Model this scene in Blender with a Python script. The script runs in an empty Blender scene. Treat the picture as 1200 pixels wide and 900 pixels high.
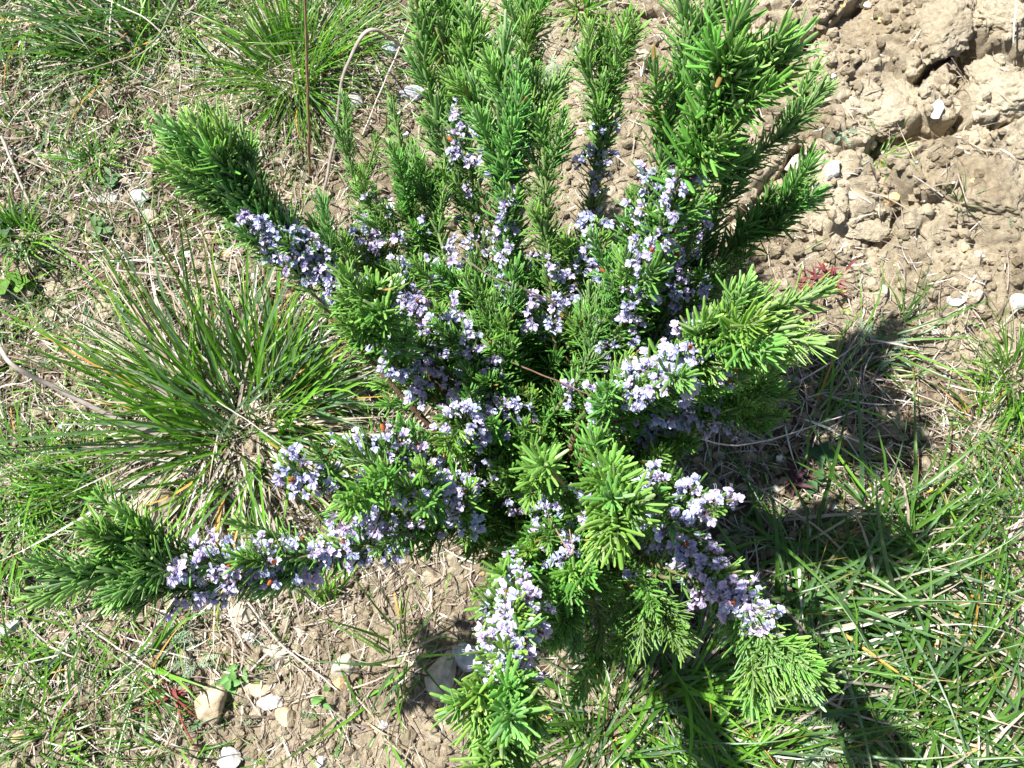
import bpy, math
import numpy as np
rng = np.random.default_rng(11)
R = math.radians

# ------------------------------------------------------------------ camera geometry
H, TH, F = 1.25, R(15), 1050.0
def at(px, py, z=0.0):
    """point of the real scene seen at photo pixel px,py (1200x900) and lying at height z"""
    x, y = (px-600)/F, (450-py)/F
    d = np.array([x, y*math.cos(TH)+math.sin(TH), y*math.sin(TH)-math.cos(TH)])
    t = (z-H)/d[2]
    return np.array([0, 0, H]) + d*t
CAM = np.array([0, 0, H])

sc = bpy.context.scene
col = sc.collection
def tag(o, label=None, cat=None, group=None, kind=None):
    if label: o['label'] = label
    if cat: o['category'] = cat
    if group: o['group'] = group
    if kind: o['kind'] = kind
    return o

# ------------------------------------------------------------------ numpy noise
def _h(ix, iy, iz, s):
    n = (ix.astype(np.int64)*374761393 + iy.astype(np.int64)*668265263 + iz.astype(np.int64)*2147483647 + s*974634777) & 0xffffffff
    n = ((n ^ (n >> 13))*1274126177) & 0xffffffff
    n = ((n ^ (n >> 16))*2246822519) & 0xffffffff
    return ((n ^ (n >> 15)) & 0xffffff)/float(0xffffff)
def vnoise(p, s=0):
    p = np.asarray(p, float)
    i = np.floor(p).astype(np.int64); f = p-i; f = f*f*(3-2*f)
    r = 0
    for a in (0, 1):
        for b in (0, 1):
            for c in (0, 1):
                w = (f[:, 0] if a else 1-f[:, 0])*(f[:, 1] if b else 1-f[:, 1])*(f[:, 2] if c else 1-f[:, 2])
                r = r + w*_h(i[:, 0]+a, i[:, 1]+b, i[:, 2]+c, s)
    return r*2-1
def fbm(p, octs=4, s=0, gain=.5):
    r = 0; a = 1; t = 0
    for k in range(octs):
        r = r + a*vnoise(np.asarray(p)*(2.03**k)+k*7.3, s+k); t += a; a *= gain
    return r/t
def worley(p, s=0):
    i = np.floor(p).astype(np.int64); d1 = np.full(len(p), 9.); d2 = np.full(len(p), 9.)
    z = np.zeros(len(p), np.int64)
    for a in (-1, 0, 1):
        for b in (-1, 0, 1):
            cx = i[:, 0]+a; cy = i[:, 1]+b
            qx = cx+_h(cx, cy, z, s); qy = cy+_h(cx, cy, z+5, s)
            d = np.hypot(qx-p[:, 0], qy-p[:, 1])
            n1 = np.minimum(d, d1); d2 = np.where(d < d1, d1, np.minimum(d2, d)); d1 = n1
    return d1, d2
def sstep(a, b, x):
    t = np.clip((x-a)/(b-a), 0, 1); return t*t*(3-2*t)

CR = at(1090, 90)[:2]                 # middle of the cracked, cloddy soil
def gz(xy):
    """height of the ground"""
    xy = np.atleast_2d(np.asarray(xy, float))[:, :2]
    p = np.c_[xy, np.zeros(len(xy))]
    h = .030*fbm(p*3.1, 3, 3)+.012*fbm(p*14, 3, 9)
    m = sstep(.62, .15, np.hypot((xy[:, 0]-CR[0])/1.0, (xy[:, 1]-CR[1])/.8))
    w = xy+.02*np.c_[fbm(p*22, 3, 31), fbm(p*22, 3, 47)]
    d1, d2 = worley(w*6.5+3.3, 5)
    e1, e2 = worley(w*17+1.3, 8)
    g = (sstep(0, .17, d2-d1)-1)*.062+(sstep(0, .22, e2-e1)-1)*.012
    h = h+m*(g+.016*fbm(p*9, 2, 77)+.012)
    rough = .6+.7*sstep(-.1, .5, fbm(p*5, 2, 61))
    h = h+rough*(.0070*fbm(p*48, 4, 15, .68)+.0035*np.abs(fbm(p*140, 2, 19)))
    far = sstep(1.6, 4, np.hypot(xy[:, 0], xy[:, 1]-.35))
    return h*(1-.0*far)

# ------------------------------------------------------------------ mesh accumulator
class MB:
    def __init__(s): s.v = []; s.c = []; s.f = {3: [], 4: []}; s.n = 0
    def add(s, v, f, c):
        v = np.asarray(v, np.float32).reshape(-1, 3); f = np.asarray(f, np.int64)
        c = np.asarray(c, np.float32)
        if c.ndim == 1: c = np.tile(c, (len(v), 1))
        s.v.append(v); s.c.append(c.reshape(-1, 3)); s.f[f.shape[1]].append(f+s.n); s.n += len(v)
    def build(s, name, mat, parent=None, smooth=True, origin=None):
        v = np.concatenate(s.v).astype(np.float32); c = np.concatenate(s.c)
        if origin is not None: v = v-np.asarray(origin, np.float32)
        me = bpy.data.meshes.new(name)
        q = [np.concatenate(s.f[k]) for k in (3, 4) if s.f[k]]
        loops = np.concatenate([a.ravel() for a in q]).astype(np.int32)
        tot = np.concatenate([np.full(len(a), a.shape[1], np.int32) for a in q])
        st = np.concatenate([[0], np.cumsum(tot)[:-1]]).astype(np.int32)
        me.vertices.add(len(v)); me.vertices.foreach_set('co', v.ravel())
        me.loops.add(len(loops)); me.loops.foreach_set('vertex_index', loops)
        me.polygons.add(len(tot)); me.polygons.foreach_set('loop_start', st)
        me.polygons.foreach_set('use_smooth', np.full(len(tot), smooth))
        a = me.color_attributes.new('Col', 'FLOAT_COLOR', 'POINT')
        a.data.foreach_set('color', np.c_[c, np.ones(len(c))].astype(np.float32).ravel())
        me.update(calc_edges=True); me.validate()
        me.materials.append(mat)
        o = bpy.data.objects.new(name, me); col.objects.link(o)
        if parent is not None: o.parent = parent
        elif origin is not None: o.location = origin
        return o
def empty(name, loc):
    o = bpy.data.objects.new(name, None); col.objects.link(o); o.location = loc
    o.empty_display_size = .05
    return o
def norm(a): return a/np.maximum(np.linalg.norm(a, axis=-1, keepdims=True), 1e-9)
def grid_faces(n, rings, ring, closed=True):
    """quad indices of n tubes/ribbons, each rings x ring vertices"""
    i = np.arange(rings-1)[:, None]; m = ring if closed else ring-1; j = np.arange(m)[None]
    a = i*ring+j; b = i*ring+(j+1) % ring
    f = np.stack([a, b, b+ring, a+ring], -1).reshape(-1, 4)
    return (f[None]+(np.arange(n)*rings*ring)[:, None, None]).reshape(-1, 4)

# ------------------------------------------------------------------ materials
def nodes(name):
    m = bpy.data.materials.new(name); m.use_nodes = True
    nt = m.node_tree; nt.nodes.clear(); return m, nt, nt.nodes.new('ShaderNodeOutputMaterial')
def N(nt, t, **k):
    n = nt.nodes.new(t)
    for a, b in k.items():
        if a in n.inputs: n.inputs[a].default_value = b
        else: setattr(n, a, b)
    return n
def mat_col(name, rough=.5, spec=.4, trans=0., nscale=0, namp=0., bump=0., bscale=400., tint=(1, 1, 1), coat=0.):
    m, nt, out = nodes(name); L = nt.links.new
    at_ = N(nt, 'ShaderNodeAttribute', attribute_name='Col')
    c = at_.outputs['Color']
    tc = N(nt, 'ShaderNodeTexCoord')
    if namp:
        no = N(nt, 'ShaderNodeTexNoise', Scale=nscale, Detail=4.0); L(tc.outputs['Object'], no.inputs['Vector'])
        mr = N(nt, 'ShaderNodeMapRange'); L(no.outputs['Fac'], mr.inputs[0])
        mr.inputs[1].default_value = .3; mr.inputs[2].default_value = .7
        mr.inputs[3].default_value = 1-namp; mr.inputs[4].default_value = 1+namp
        vm = N(nt, 'ShaderNodeVectorMath', operation='SCALE'); L(c, vm.inputs[0]); L(mr.outputs[0], vm.inputs['Scale']); c = vm.outputs[0]
    p = N(nt, 'ShaderNodeBsdfPrincipled', Roughness=rough)
    p.inputs['Specular IOR Level'].default_value = spec
    L(c, p.inputs['Base Color'])
    if bump:
        n2 = N(nt, 'ShaderNodeTexNoise', Scale=bscale, Detail=4.0); L(tc.outputs['Object'], n2.inputs['Vector'])
        b = N(nt, 'ShaderNodeBump', Strength=bump, Distance=.002); L(n2.outputs['Fac'], b.inputs['Height']); L(b.outputs[0], p.inputs['Normal'])
    if trans:
        t = N(nt, 'ShaderNodeBsdfTranslucent')
        mul = N(nt, 'ShaderNodeMix', data_type='RGBA', blend_type='MULTIPLY'); mul.inputs[0].default_value = 1
        L(c, mul.inputs[6]); mul.inputs[7].default_value = (*tint, 1); L(mul.outputs[2], t.inputs['Color'])
        mx = N(nt, 'ShaderNodeMixShader'); mx.inputs[0].default_value = trans
        L(p.outputs[0], mx.inputs[1]); L(t.outputs[0], mx.inputs[2]); L(mx.outputs[0], out.inputs[0])
    else: L(p.outputs[0], out.inputs[0])
    return m
M_leaf = mat_col('rosemary leaf', .36, .5, .22, tint=(1.3, 1.5, .5))
M_grass = mat_col('grass blade', .36, .5, .3, 60, .18, tint=(1.3, 1.5, .5))
M_petal = mat_col('rosemary petal', .7, .2, .3, 500, .12)
M_wood = mat_col('bark', .85, .2, 0, 90, .35, .6, 300)
M_straw = mat_col('dry straw', .6, .35, .12, 120, .2)
M_weed = mat_col('weed leaf', .6, .3, .2, 90, .2)
M_stone = mat_col('pale stone', .85, .2, 0, 60, .42, .8, 160)
def soil_mat():
    m, nt, out = nodes('dry clay soil'); L = nt.links.new
    tc = N(nt, 'ShaderNodeTexCoord'); g = N(nt, 'ShaderNodeNewGeometry')
    n1 = N(nt, 'ShaderNodeTexNoise', Scale=7., Detail=6., Roughness=.6); L(g.outputs['Position'], n1.inputs['Vector'])
    cr = N(nt, 'ShaderNodeValToRGB'); L(n1.outputs['Fac'], cr.inputs[0])
    e = cr.color_ramp.elements
    e[0].position = .32; e[0].color = (.29, .232, .15, 1)
    e[1].position = .68; e[1].color = (.57, .495, .36, 1)
    n2 = N(nt, 'ShaderNodeTexNoise', Scale=160., Detail=5., Roughness=.65); L(g.outputs['Position'], n2.inputs['Vector'])
    mr = N(nt, 'ShaderNodeMapRange'); L(n2.outputs['Fac'], mr.inputs[0])
    for i, v in ((1, .3), (2, .72), (3, .72), (4, 1.28)): mr.inputs[i].default_value = v
    vm = N(nt, 'ShaderNodeVectorMath', operation='SCALE'); L(cr.outputs[0], vm.inputs[0]); L(mr.outputs[0], vm.inputs['Scale'])
    ac = N(nt, 'ShaderNodeAttribute', attribute_name='Col'); v2 = N(nt, 'ShaderNodeVectorMath', operation='MULTIPLY'); L(vm.outputs[0], v2.inputs[0]); L(ac.outputs['Color'], v2.inputs[1]); vm = v2
    vo = N(nt, 'ShaderNodeTexVoronoi', Scale=75.); L(g.outputs['Position'], vo.inputs['Vector'])
    p = N(nt, 'ShaderNodeBsdfPrincipled', Roughness=.95); p.inputs['Specular IOR Level'].default_value = .15
    L(vm.outputs[0], p.inputs['Base Color'])
    b0 = N(nt, 'ShaderNodeBump', Strength=.5, Distance=.004); L(vo.outputs['Distance'], b0.inputs['Height'])
    n3 = N(nt, 'ShaderNodeTexNoise', Scale=420., Detail=5., Roughness=.7); L(g.outputs['Position'], n3.inputs['Vector'])
    b = N(nt, 'ShaderNodeBump', Strength=1.0, Distance=.004); L(n3.outputs['Fac'], b.inputs['Height']); L(b0.outputs[0], b.inputs['Normal'])
    L(b.outputs[0], p.inputs['Normal']); L(p.outputs[0], out.inputs[0]); return m
M_soil = soil_mat()

def px2m(z=0.): return (H-z)/F
def blobs(lst):
    P = np.array([at(a, b)[:2] for a, b, r, w in lst]); Rr = np.array([r for a, b, r, w in lst])*px2m(); Wt = np.array([w for *_, w in lst])
    def f(xy):
        d = np.hypot(xy[:, None, 0]-P[None, :, 0], xy[:, None, 1]-P[None, :, 1])
        return np.clip((np.exp(-(d/Rr)**2)*Wt).sum(1), 0, 1)
    return f
DARK_SOIL = [(1050,820,220,.8),(1080,620,150,.5),(960,520,150,.9),(100,100,260,1),(380,60,140,.8),(60,350,220,1),(230,450,230,1),(60,620,160,.9),(80,820,140,.8),(1000,700,220,.9),(1180,780,200,.7),(640,540,260,.9),(780,850,140,.7)]  # px, py, radius, weight of patches where the soil colour is darkened
# ------------------------------------------------------------------ ground sheet
def ground():
    n = 820
    u = np.linspace(-1, 1, n)
    w = np.where(np.abs(u) < .86, u/.86*1.02, np.sign(u)*(1.02+((np.abs(u)-.86)/.14)**3*60))
    X, Y = np.meshgrid(w, w*.93+.38)
    xy = np.c_[X.ravel(), Y.ravel()]
    z = gz(xy)
    f = grid_faces(1, n, n, False)
    b = MB(); dk = blobs(DARK_SOIL)(xy)*np.clip(.92+.6*fbm(np.c_[xy*9, 0*z], 3, 91), 0, 1); b.add(np.c_[xy, z], f, 1-dk[:, None]*np.array((.74, .77, .79)))
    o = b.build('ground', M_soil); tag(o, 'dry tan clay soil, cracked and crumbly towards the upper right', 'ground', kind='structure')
ground()

# ------------------------------------------------------------------ rocks, clods, crumbs
def ico(sub):
    t = (1+5**.5)/2
    v = [(-1,t,0),(1,t,0),(-1,-t,0),(1,-t,0),(0,-1,t),(0,1,t),(0,-1,-t),(0,1,-t),(t,0,-1),(t,0,1),(-t,0,-1),(-t,0,1)]
    f = [(0,11,5),(0,5,1),(0,1,7),(0,7,10),(0,10,11),(1,5,9),(5,11,4),(11,10,2),(10,7,6),(7,1,8),(3,9,4),(3,4,2),(3,2,6),(3,6,8),(3,8,9),(4,9,5),(2,4,11),(6,2,10),(8,6,7),(9,8,1)]
    v = [np.array(a)/np.linalg.norm(a) for a in v]
    for _ in range(sub):
        d = {}; g = []
        def mid(a, b):
            k = (min(a, b), max(a, b))
            if k not in d:
                m = v[a]+v[b]; v.append(m/np.linalg.norm(m)); d[k] = len(v)-1
            return d[k]
        for a, b, c in f:
            x, y, z = mid(a, b), mid(b, c), mid(c, a); g += [(a, x, z), (b, y, x), (c, z, y), (x, y, z)]
        f = g
    return np.array(v), np.array(f)
ICO = {k: ico(k) for k in (1, 2, 4, 5)}
def rock_verts(sub, r, cuts=9, rough=.05, seed=0, q=.72):
    v, f = ICO[sub]; v = v.copy()
    rs = np.random.default_rng(seed)
    for k in range(cuts):
        n = norm(rs.normal(size=3)); d = rs.uniform(q-.1, q+.15)
        s = v@n; v = v-np.outer(np.maximum(s-d, 0)*.93, n)
    v = v*(1+rough*fbm(v*2.2+seed, 3, seed)[:, None]+rough*.4*fbm(v*9+seed, 2, seed+5)[:, None])
    return v*np.asarray(r), f
def rotz(v, a):
    c, s = math.cos(a), math.sin(a); return np.c_[v[:, 0]*c-v[:, 1]*s, v[:, 0]*s+v[:, 1]*c, v[:, 2]]
def px2m(z=0.): return (H-z)/F
# px, py, half-width px, half-height px, rotation deg, colour, label
cream = (.52, .46, .35); white = (.62, .61, .58); tan = (.52, .42, .28); grey = (.40, .39, .36); ochre = (.55, .40, .20)
stones = [
 (283,719,20,12,10,cream,'cream stone just below the long flowering left branch'),
 (320,762,13,9,-15,cream,'small cream stone between two others under the left branch'),
 (405,779,16,13,20,cream,'rounded cream stone lying on bare soil by a grass sprout'),
 (247,829,22,19,35,tan,'blocky tan stone beside the red-stemmed weed'),
 (318,823,17,8,15,white,'flat white stone right of the blocky tan stone'),
 (300,808,20,7,-10,tan,'flat tan stone tucked behind the flat white stone'),
 (334,838,12,14,60,tan,'small upright tan stone below the flat white stone'),
 (268,891,15,11,-30,white,'bluish white stone at the bottom edge left'),
 (397,800,8,7,0,ochre,'little ochre pebble under the rounded cream stone'),
 (522,786,17,27,-18,cream,'tall cream stone beside the lowest flowering sprig'),
 (545,768,16,15,20,white,'white stone half hidden behind the lowest flowering sprig'),
 (973,202,13,10,40,white,'bright white stone on bare soil right of the shrub'),
 (941,194,24,13,5,cream,'broad cream stone next to a bright white one right of the shrub'),
 (947,168,15,8,5,tan,'tan stone above the broad cream stone'),
 (1000,228,11,8,-20,cream,'small cream stone below the bright white one'),
 (1046,232,13,9,20,ochre,'ochre stone under the small grass sprout on bare soil'),
 (1123,351,11,7,0,white,'white stone on bare soil left of another'),
 (1146,344,10,8,30,cream,'cream stone just right of a white one on bare soil'),
 (1194,351,14,10,0,white,'big white stone at the right edge of the picture'),
 (1127,175,13,7,-25,cream,'pale stone wedged among the soil clods'),
 (1080,150,9,12,0,white,'chalky white stone below the cracked clods'),
 (1148,300,9,6,0,cream,'small cream stone above the white stones on bare soil'),
 (990,796,9,7,10,(.5,.54,.6),'small bluish stone in the shaded grass at lower right'),
 (1022,560,13,11,20,grey,'grey stone lying in the shadow of the shrub'),
 (1021,582,7,5,0,white,'white pebble below the grey stone in the shadow'),
 (978,595,6,5,0,white,'tiny white pebble in the shadow of the shrub'),
 (163,231,16,11,20,white,'white stone under the upper left sprig'),
 (173,250,14,9,0,cream,'cream stone touching the white stone under the upper left sprig'),
 (124,232,19,8,10,grey,'flat grey stone left of the upper left sprig'),
 (483,109,15,11,-10,(.5,.5,.52),'grey stone among dry stalks left of the upright sprigs'),
 (459,58,13,9,20,(.45,.48,.55),'blue grey stone near the bent dry stalk'),
 (418,118,12,11,0,grey,'dull grey stone behind the bent dry stalk'),
 (755,62,13,7,20,cream,'cream stone between two upright sprigs at the top'),
 (772,42,8,5,0,white,'small white stone between two upright sprigs at the top'),
 (8,738,18,9,20,white,'white stone at the left edge below the long branch'),
 (186,590,30,22,10,(.42,.36,.24),'large tan stone under the big grass tussock'),
 (235,372,14,10,0,grey,'grey stone showing through the big grass tussock'),
 (1195,600,10,8,0,cream,'cream stone at the right edge in the grass'),
 (1075,720,8,6,0,cream,'small cream stone in the long grass at right'),
 (960,118,15,7,10,tan,'tan stone left of the cracked clods'),
]
for i, (px, py, a, b_, rot, c, lab) in enumerate(stones):
    k = px2m()*1.0
    v, f = rock_verts(4, (a*k*1.2, b_*k*1.2, min(a, b_)*k*1.05), 14, .07, 100+i, .62)
    v = rotz(v, R(rot)); p = at(px, py); z = gz(p[:2])[0]
    p = at(px, py, z+.006); z = gz(p[:2])[0]
    mb = MB(); mb.add(v, f, np.array(c)*rng.uniform(.9, 1.08)); o = mb.build('stone', M_stone, None, True, None)
    o.location = (p[0], p[1], z+min(a, b_)*k*.30)
    tag(o, lab, 'stone', 'loose stones on the soil')
clods = [
 (1048,120,62,50,-10,.5,'wide flat soil clod in the middle of the cracked patch'),
 (1160,225,85,60,15,.5,'large rounded soil clod at the right edge'),
 (1010,25,60,28,5,.7,'soil clod at the top edge nearest the shrub'),
 (1100,38,55,36,-35,.7,'craggy soil clod in the upper middle of the cracked patch'),
 (1175,110,50,42,20,.7,'broken soil clod above the large rounded one'),
 (1175,25,40,32,0,.7,'soil clod in the top right corner'),
 (1100,-10,55,20,0,.7,'soil clod cut off by the top edge'),
 (1015,262,30,16,10,.5,'small low soil clod below the bare patch'),
]
for i, (px, py, a, b_, rot, hh, lab) in enumerate(clods):
    k = px2m(); v, f = rock_verts(5, (a*k*1.15, b_*k*1.15, min(a, b_)*k*hh), 12, .22, 300+i, .70)
    v = v*(1+.16*fbm(v*40, 6, 7, .68)[:, None]+.09*fbm(v*170, 4, 8, .7)[:, None])
    v = rotz(v, R(-rot)); p = at(px, py, .01)
    mb = MB(); mb.add(v, f, (1, 1, 1)); o = mb.build('soil_clod', M_soil)
    o.location = (p[0], p[1], float(np.mean(gz(p[:2]+rng.normal(0, .02, (20, 2)))))-.002)
    tag(o, lab, 'clod', 'clods of the cracked soil patch')
def scatter(name, n, rmin, rmax, mat, cols, lab, cat, dens=None, sub=1, power=3):
    mb = MB(); v0, f0 = ICO[sub]; k = 0
    pts = np.c_[rng.uniform(-1.0, 1.0, n*4), rng.uniform(-.45, 1.25, n*4)]
    if dens is not None: pts = pts[rng.random(len(pts)) < dens(pts)]
    pts = pts[:n]; n = len(pts); z = gz(pts)
    r = rmin+(rmax-rmin)*rng.random(n)**power
    V = np.tile(v0, (n, 1, 1))*(1+rng.uniform(-.28, .28, (n, len(v0), 1)))
    s = rng.uniform(.65, 1.25, (n, 1, 3)); s[..., 2] *= .8
    V = V*s*r[:, None, None]
    V[..., 0] += pts[:, 0][:, None]; V[..., 1] += pts[:, 1][:, None]; V[..., 2] += (z+r*.25)[:, None]
    F_ = (f0[None]+(np.arange(n)*len(v0))[:, None, None]).reshape(-1, 3)
    ci = np.array(cols)[rng.integers(0, len(cols), n)]*rng.uniform(.8, 1.15, (n, 1))
    mb.add(V.reshape(-1, 3), F_, np.repeat(ci, len(v0), 0))
    return tag(mb.build(name, mat, None, False), lab, cat, kind='stuff')
scatter('soil_crumbs', 42000, .0009, .010, M_soil, [(1, 1, 1), (.8, .78, .75)], 'loose crumbs of dry tan soil strewn over the ground', 'soil crumbs', power=4)
scatter('gravel', 1300, .0018, .0085, M_stone, [cream, white, tan, grey, ochre, cream], 'fine pale gravel scattered over the soil', 'gravel')

# ------------------------------------------------------------------ plant primitives
UP = np.array([0, 0, 1.])
RING = np.array([(-.5, -.10), (-.30, .16), (0, .07), (.30, .16), (.5, -.10), (0, -.22)])
LT = np.array([0, .14, .5, .86, .965, 1.0]); LW = np.array([.45, .85, 1.0, .92, .66, .16])
def add_leaves(mb, base, d, up, L, W, bend, c, pale):
    n = len(base)
    if n == 0: return
    d = norm(d); side = norm(np.cross(d, up)); nn = np.cross(side, d)
    t = LT[None, :, None, None]; w = (W[:, None, None, None]*LW[None, :, None, None])
    ctr = base[:, None, None]+d[:, None, None]*(t*L[:, None, None, None])+nn[:, None, None]*(bend*L)[:, None, None, None]*t**2
    P = ctr+side[:, None, None]*w*RING[None, None, :, :1]+nn[:, None, None]*w*RING[None, None, :, 1:]
    C = np.tile(c[:, None, None], (1, 6, 6, 1))
    C[:, :, 2] *= 1.12
    C[:, :, 5] = pale[:, None]
    C[:, 4:] = C[:, 4:]*np.array([1.25, 1.1, 1.0])
    mb.add(P.reshape(-1, 3), grid_faces(n, 6, 6), C.reshape(-1, 3))
def add_tube(mb, pts, rad, c, ring=6):
    pts = np.asarray(pts, float); n = len(pts); rad = np.broadcast_to(rad, n)
    t = norm(np.gradient(pts, axis=0)); a = np.where(np.abs(t[:, 2:3]) > .9, np.array([[1., 0, 0]]), np.array([[0, 0, 1.]]))
    a = a[n//2][None]; s = norm(np.cross(t, a)); u = np.cross(s, t)
    ang = np.arange(ring)/ring*2*math.pi
    P = pts[:, None]+rad[:, None, None]*(s[:, None]*np.cos(ang)[None, :, None]+u[:, None]*np.sin(ang)[None, :, None])
    c = np.asarray(c, float)
    if c.ndim == 2: c = np.repeat(c, ring, 0)
    mb.add(P.reshape(-1, 3), grid_faces(1, n, ring), c)
def catmull(P, step=.004):
    P = np.array(P, float); Q = np.vstack([2*P[0]-P[1], P, 2*P[-1]-P[-2]]); out = []
    for i in range(1, len(Q)-2):
        a, b, c, d = Q[i-1:i+3]; m = max(3, int(np.linalg.norm(c-b)/.004))
        t = np.linspace(0, 1, m, endpoint=False)[:, None]
        out.append(.5*((2*b)+(-a+c)*t+(2*a-5*b+4*c-d)*t**2+(-a+3*b-3*c+d)*t**3))
    o = np.vstack(out+[P[-1:]])
    s = np.r_[0, np.cumsum(np.linalg.norm(np.diff(o, axis=0), axis=1))]
    k = np.linspace(0, s[-1], max(4, int(s[-1]/step)))
    return np.c_[[np.interp(k, s, o[:, j]) for j in range(3)]].T, s[-1]

# --- one flower (local: x = outward axis, z = up), built once as a template
def flower_template():
    mb = MB()
    lil = np.array((.52, .49, .85)); pale = np.array((.78, .74, .92)); deep = np.array((.28, .20, .58)); cal = np.array((.17, .12, .16))
    # calyx and tube
    x = np.linspace(0, .007, 5); add_tube(mb, np.c_[x, 0*x, 0*x+.1*x], np.array([.0007, .0016, .0019, .0013, .0016]), np.array([cal, cal, cal*1.2, lil, pale]), 6)
    def petal(az, droop, L, W, curl, cup, c0, c1, base):
        n, m = 6, 4
        t = np.linspace(0, 1, n); el = droop+curl*t
        px_ = np.r_[0, np.cumsum(np.cos(el[:-1]))]*L/(n-1); pz = np.r_[0, np.cumsum(np.sin(el[:-1]))]*L/(n-1)
        wp = np.array([.35, .45, .75, 1.0, .95, .45])*W
        s = np.linspace(-1, 1, m)
        X = px_[:, None]+0*s; Z = pz[:, None]+cup*wp[:, None]*s[None]**2; Yv = wp[:, None]*s[None]*.5
        wob = .12*W*np.sin(s*5)[None]*t[:, None]; Z = Z+wob
        ca, sa = math.cos(az), math.sin(az)
        P = np.stack([X*ca-Yv*sa, X*sa+Yv*ca, Z], -1)+np.array(base)
        C = c0+(c1-c0)*t[:, None, None]*np.ones((1, m, 1))
        mb.add(P.reshape(-1, 3), grid_faces(1, n, m, False), C.reshape(-1, 3))
    b = (.0065, 0, .0006)
    petal(0, -.35, .0078, .0056, -.8, .25, deep*.6+lil*.4, pale, b)
    petal(.85, -.1, .0062, .0030, -.3, .2, lil, pale, b)
    petal(-.85, -.1, .0062, .0030, -.3, .2, lil, pale, b)
    petal(.3, 1.1, .0058, .0032, .8, .2, lil, pale, b)
    petal(-.3, 1.1, .0058, .0032, .8, .2, lil, pale, b)
    for s in (-1, 1):
        t = np.linspace(0, 1, 5); add_tube(mb, np.c_[.006+.008*t, s*.0008+0*t, .0006+.0062*np.sin(t*2.2)], .00022, pale*.8, 3)
    return np.concatenate(mb.v), np.concatenate(mb.f[4]), np.concatenate(mb.c)
FV, FF, FC = flower_template()
def add_flowers(mb, base, out, up, scale, tint):
    n = len(base); out = norm(out); side = norm(np.cross(up, out)); uu = np.cross(out, side)
    B = np.stack([out, side, uu], 1)             # rows
    P = base[:, None]+(FV[None]*scale[:, None, None])@B
    C = FC[None]*tint[:, None]
    F_ = (FF[None]+(np.arange(n)*len(FV))[:, None, None]).reshape(-1, 4)
    mb.add(P.reshape(-1, 3), F_, np.clip(C.reshape(-1, 3), 0, .95))

# ------------------------------------------------------------------ rosemary
MAT = np.array((.095, .285, .042)); YNG = np.array((.25, .50, .105)); PALE = np.array((.30, .40, .21))
def sprig_leaves(mb, pts, s0, s1, L0, youth, dens=1.0, tipL=.5, spread=1.0, fz=None):
    """leaf fascicles along the polyline from arc length s0 to s1 (the tip); youth 0 dark .. 1 lime"""
    seg = np.r_[0, np.cumsum(np.linalg.norm(np.diff(pts, axis=0), axis=1))]
    tot = seg[-1]
    s = []; q = s0
    while q < s1:
        e = tot-q; s.append(q); q += (.0050 if e > .04 else .0026+.0024*e/.04)/dens
    s = np.array(s); hue = np.array((rng.uniform(.85, 1.2), 1, rng.uniform(.8, 1.15)))*rng.uniform(.85, 1.15)
    if not len(s): return
    c = np.c_[[np.interp(s, seg, pts[:, j]) for j in range(3)]].T
    T = norm(np.c_[[np.interp(s, seg, np.gradient(pts[:, j], seg)) for j in range(3)]].T)
    a = norm(np.cross(T, norm(rng.normal(size=3))[None])); b = np.cross(T, a)
    K = 6
    n = len(s); e = np.clip((tot-s)/.05, 0, 1)
    phi = (np.arange(n)[:, None]*1.57+np.array([0, math.pi, .45, math.pi+.45, -.5, math.pi-.5])[None]+rng.normal(0, .28, (n, K)))
    keep = np.ones((n, K), bool)
    keep[:, 2:] &= rng.random((n, K-2)) < (.58*np.sqrt(e))[:, None]+.26
    keep &= rng.random((n, K)) < .93
    inz = np.zeros(n, bool) if fz is None else (s > fz[0]) & (s < fz[1])
    keep &= (rng.random((n, K)) < .80) | ~inz[:, None]
    rad = a[:, None]*np.cos(phi)[..., None]+b[:, None]*np.sin(phi)[..., None]
    th = (R(24)+R(38)*e**.6)[:, None]*spread*np.array([1, 1, .8, .8, .8, .8])+rng.normal(0, R(11), (n, K))
    th = np.maximum(th, .12)
    d = T[:, None]*np.cos(th)[..., None]+rad*np.sin(th)[..., None]
    d = d+np.array([0, 0, .12])
    L = L0*1.10*(tipL+(1-tipL)*np.clip(e*1.9, 0, 1)**.7)[:, None]*np.array([1, 1, .72, .72, .72, .72])*rng.uniform(.62, 1.15, (n, K))
    L = L*np.where(inz, .85, 1)[:, None]
    W = L0*.128*(.85+.15*e)[:, None]*rng.uniform(.7, 1.2, (n, K))
    y = np.clip(youth*(.45+.75*(1-e))[:, None]+rng.normal(0, .12, (n, K))+.06, 0, 1)[..., None]
    C = (MAT*(1-y)+YNG*y)*rng.uniform(.82, 1.18, (n, K, 1))
    old = rng.random((n, K)) < .008
    C[old] = (.34, .22, .08)
    sil = (rng.random((n, K)) < .22*(1-e)[:, None]*youth); C[sil] = C[sil]*.4+PALE*.75
    C = C*hue
    P = c[:, None]+rad*.0012
    up = norm(T[:, None]*np.sin(th)[..., None]-rad*np.cos(th)[..., None]) + 0*d
    m = keep
    pl = PALE*rng.uniform(.8, 1.1, (m.sum(), 1))
    add_leaves(mb, P[m], d[m], up[m], L[m], W[m], rng.normal(.07, .10, m.sum()), C[m], pl)
flowers_all = []      # (size on the picture, branch, mesh)
shrub_base = at(640, 600, 0); shrub_base[2] = gz(shrub_base[:2])[0]
shrub = empty('rosemary_shrub', shrub_base)
tag(shrub, 'flowering rosemary shrub with narrow green leaves and pale lilac blue flowers', 'shrub')
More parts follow.
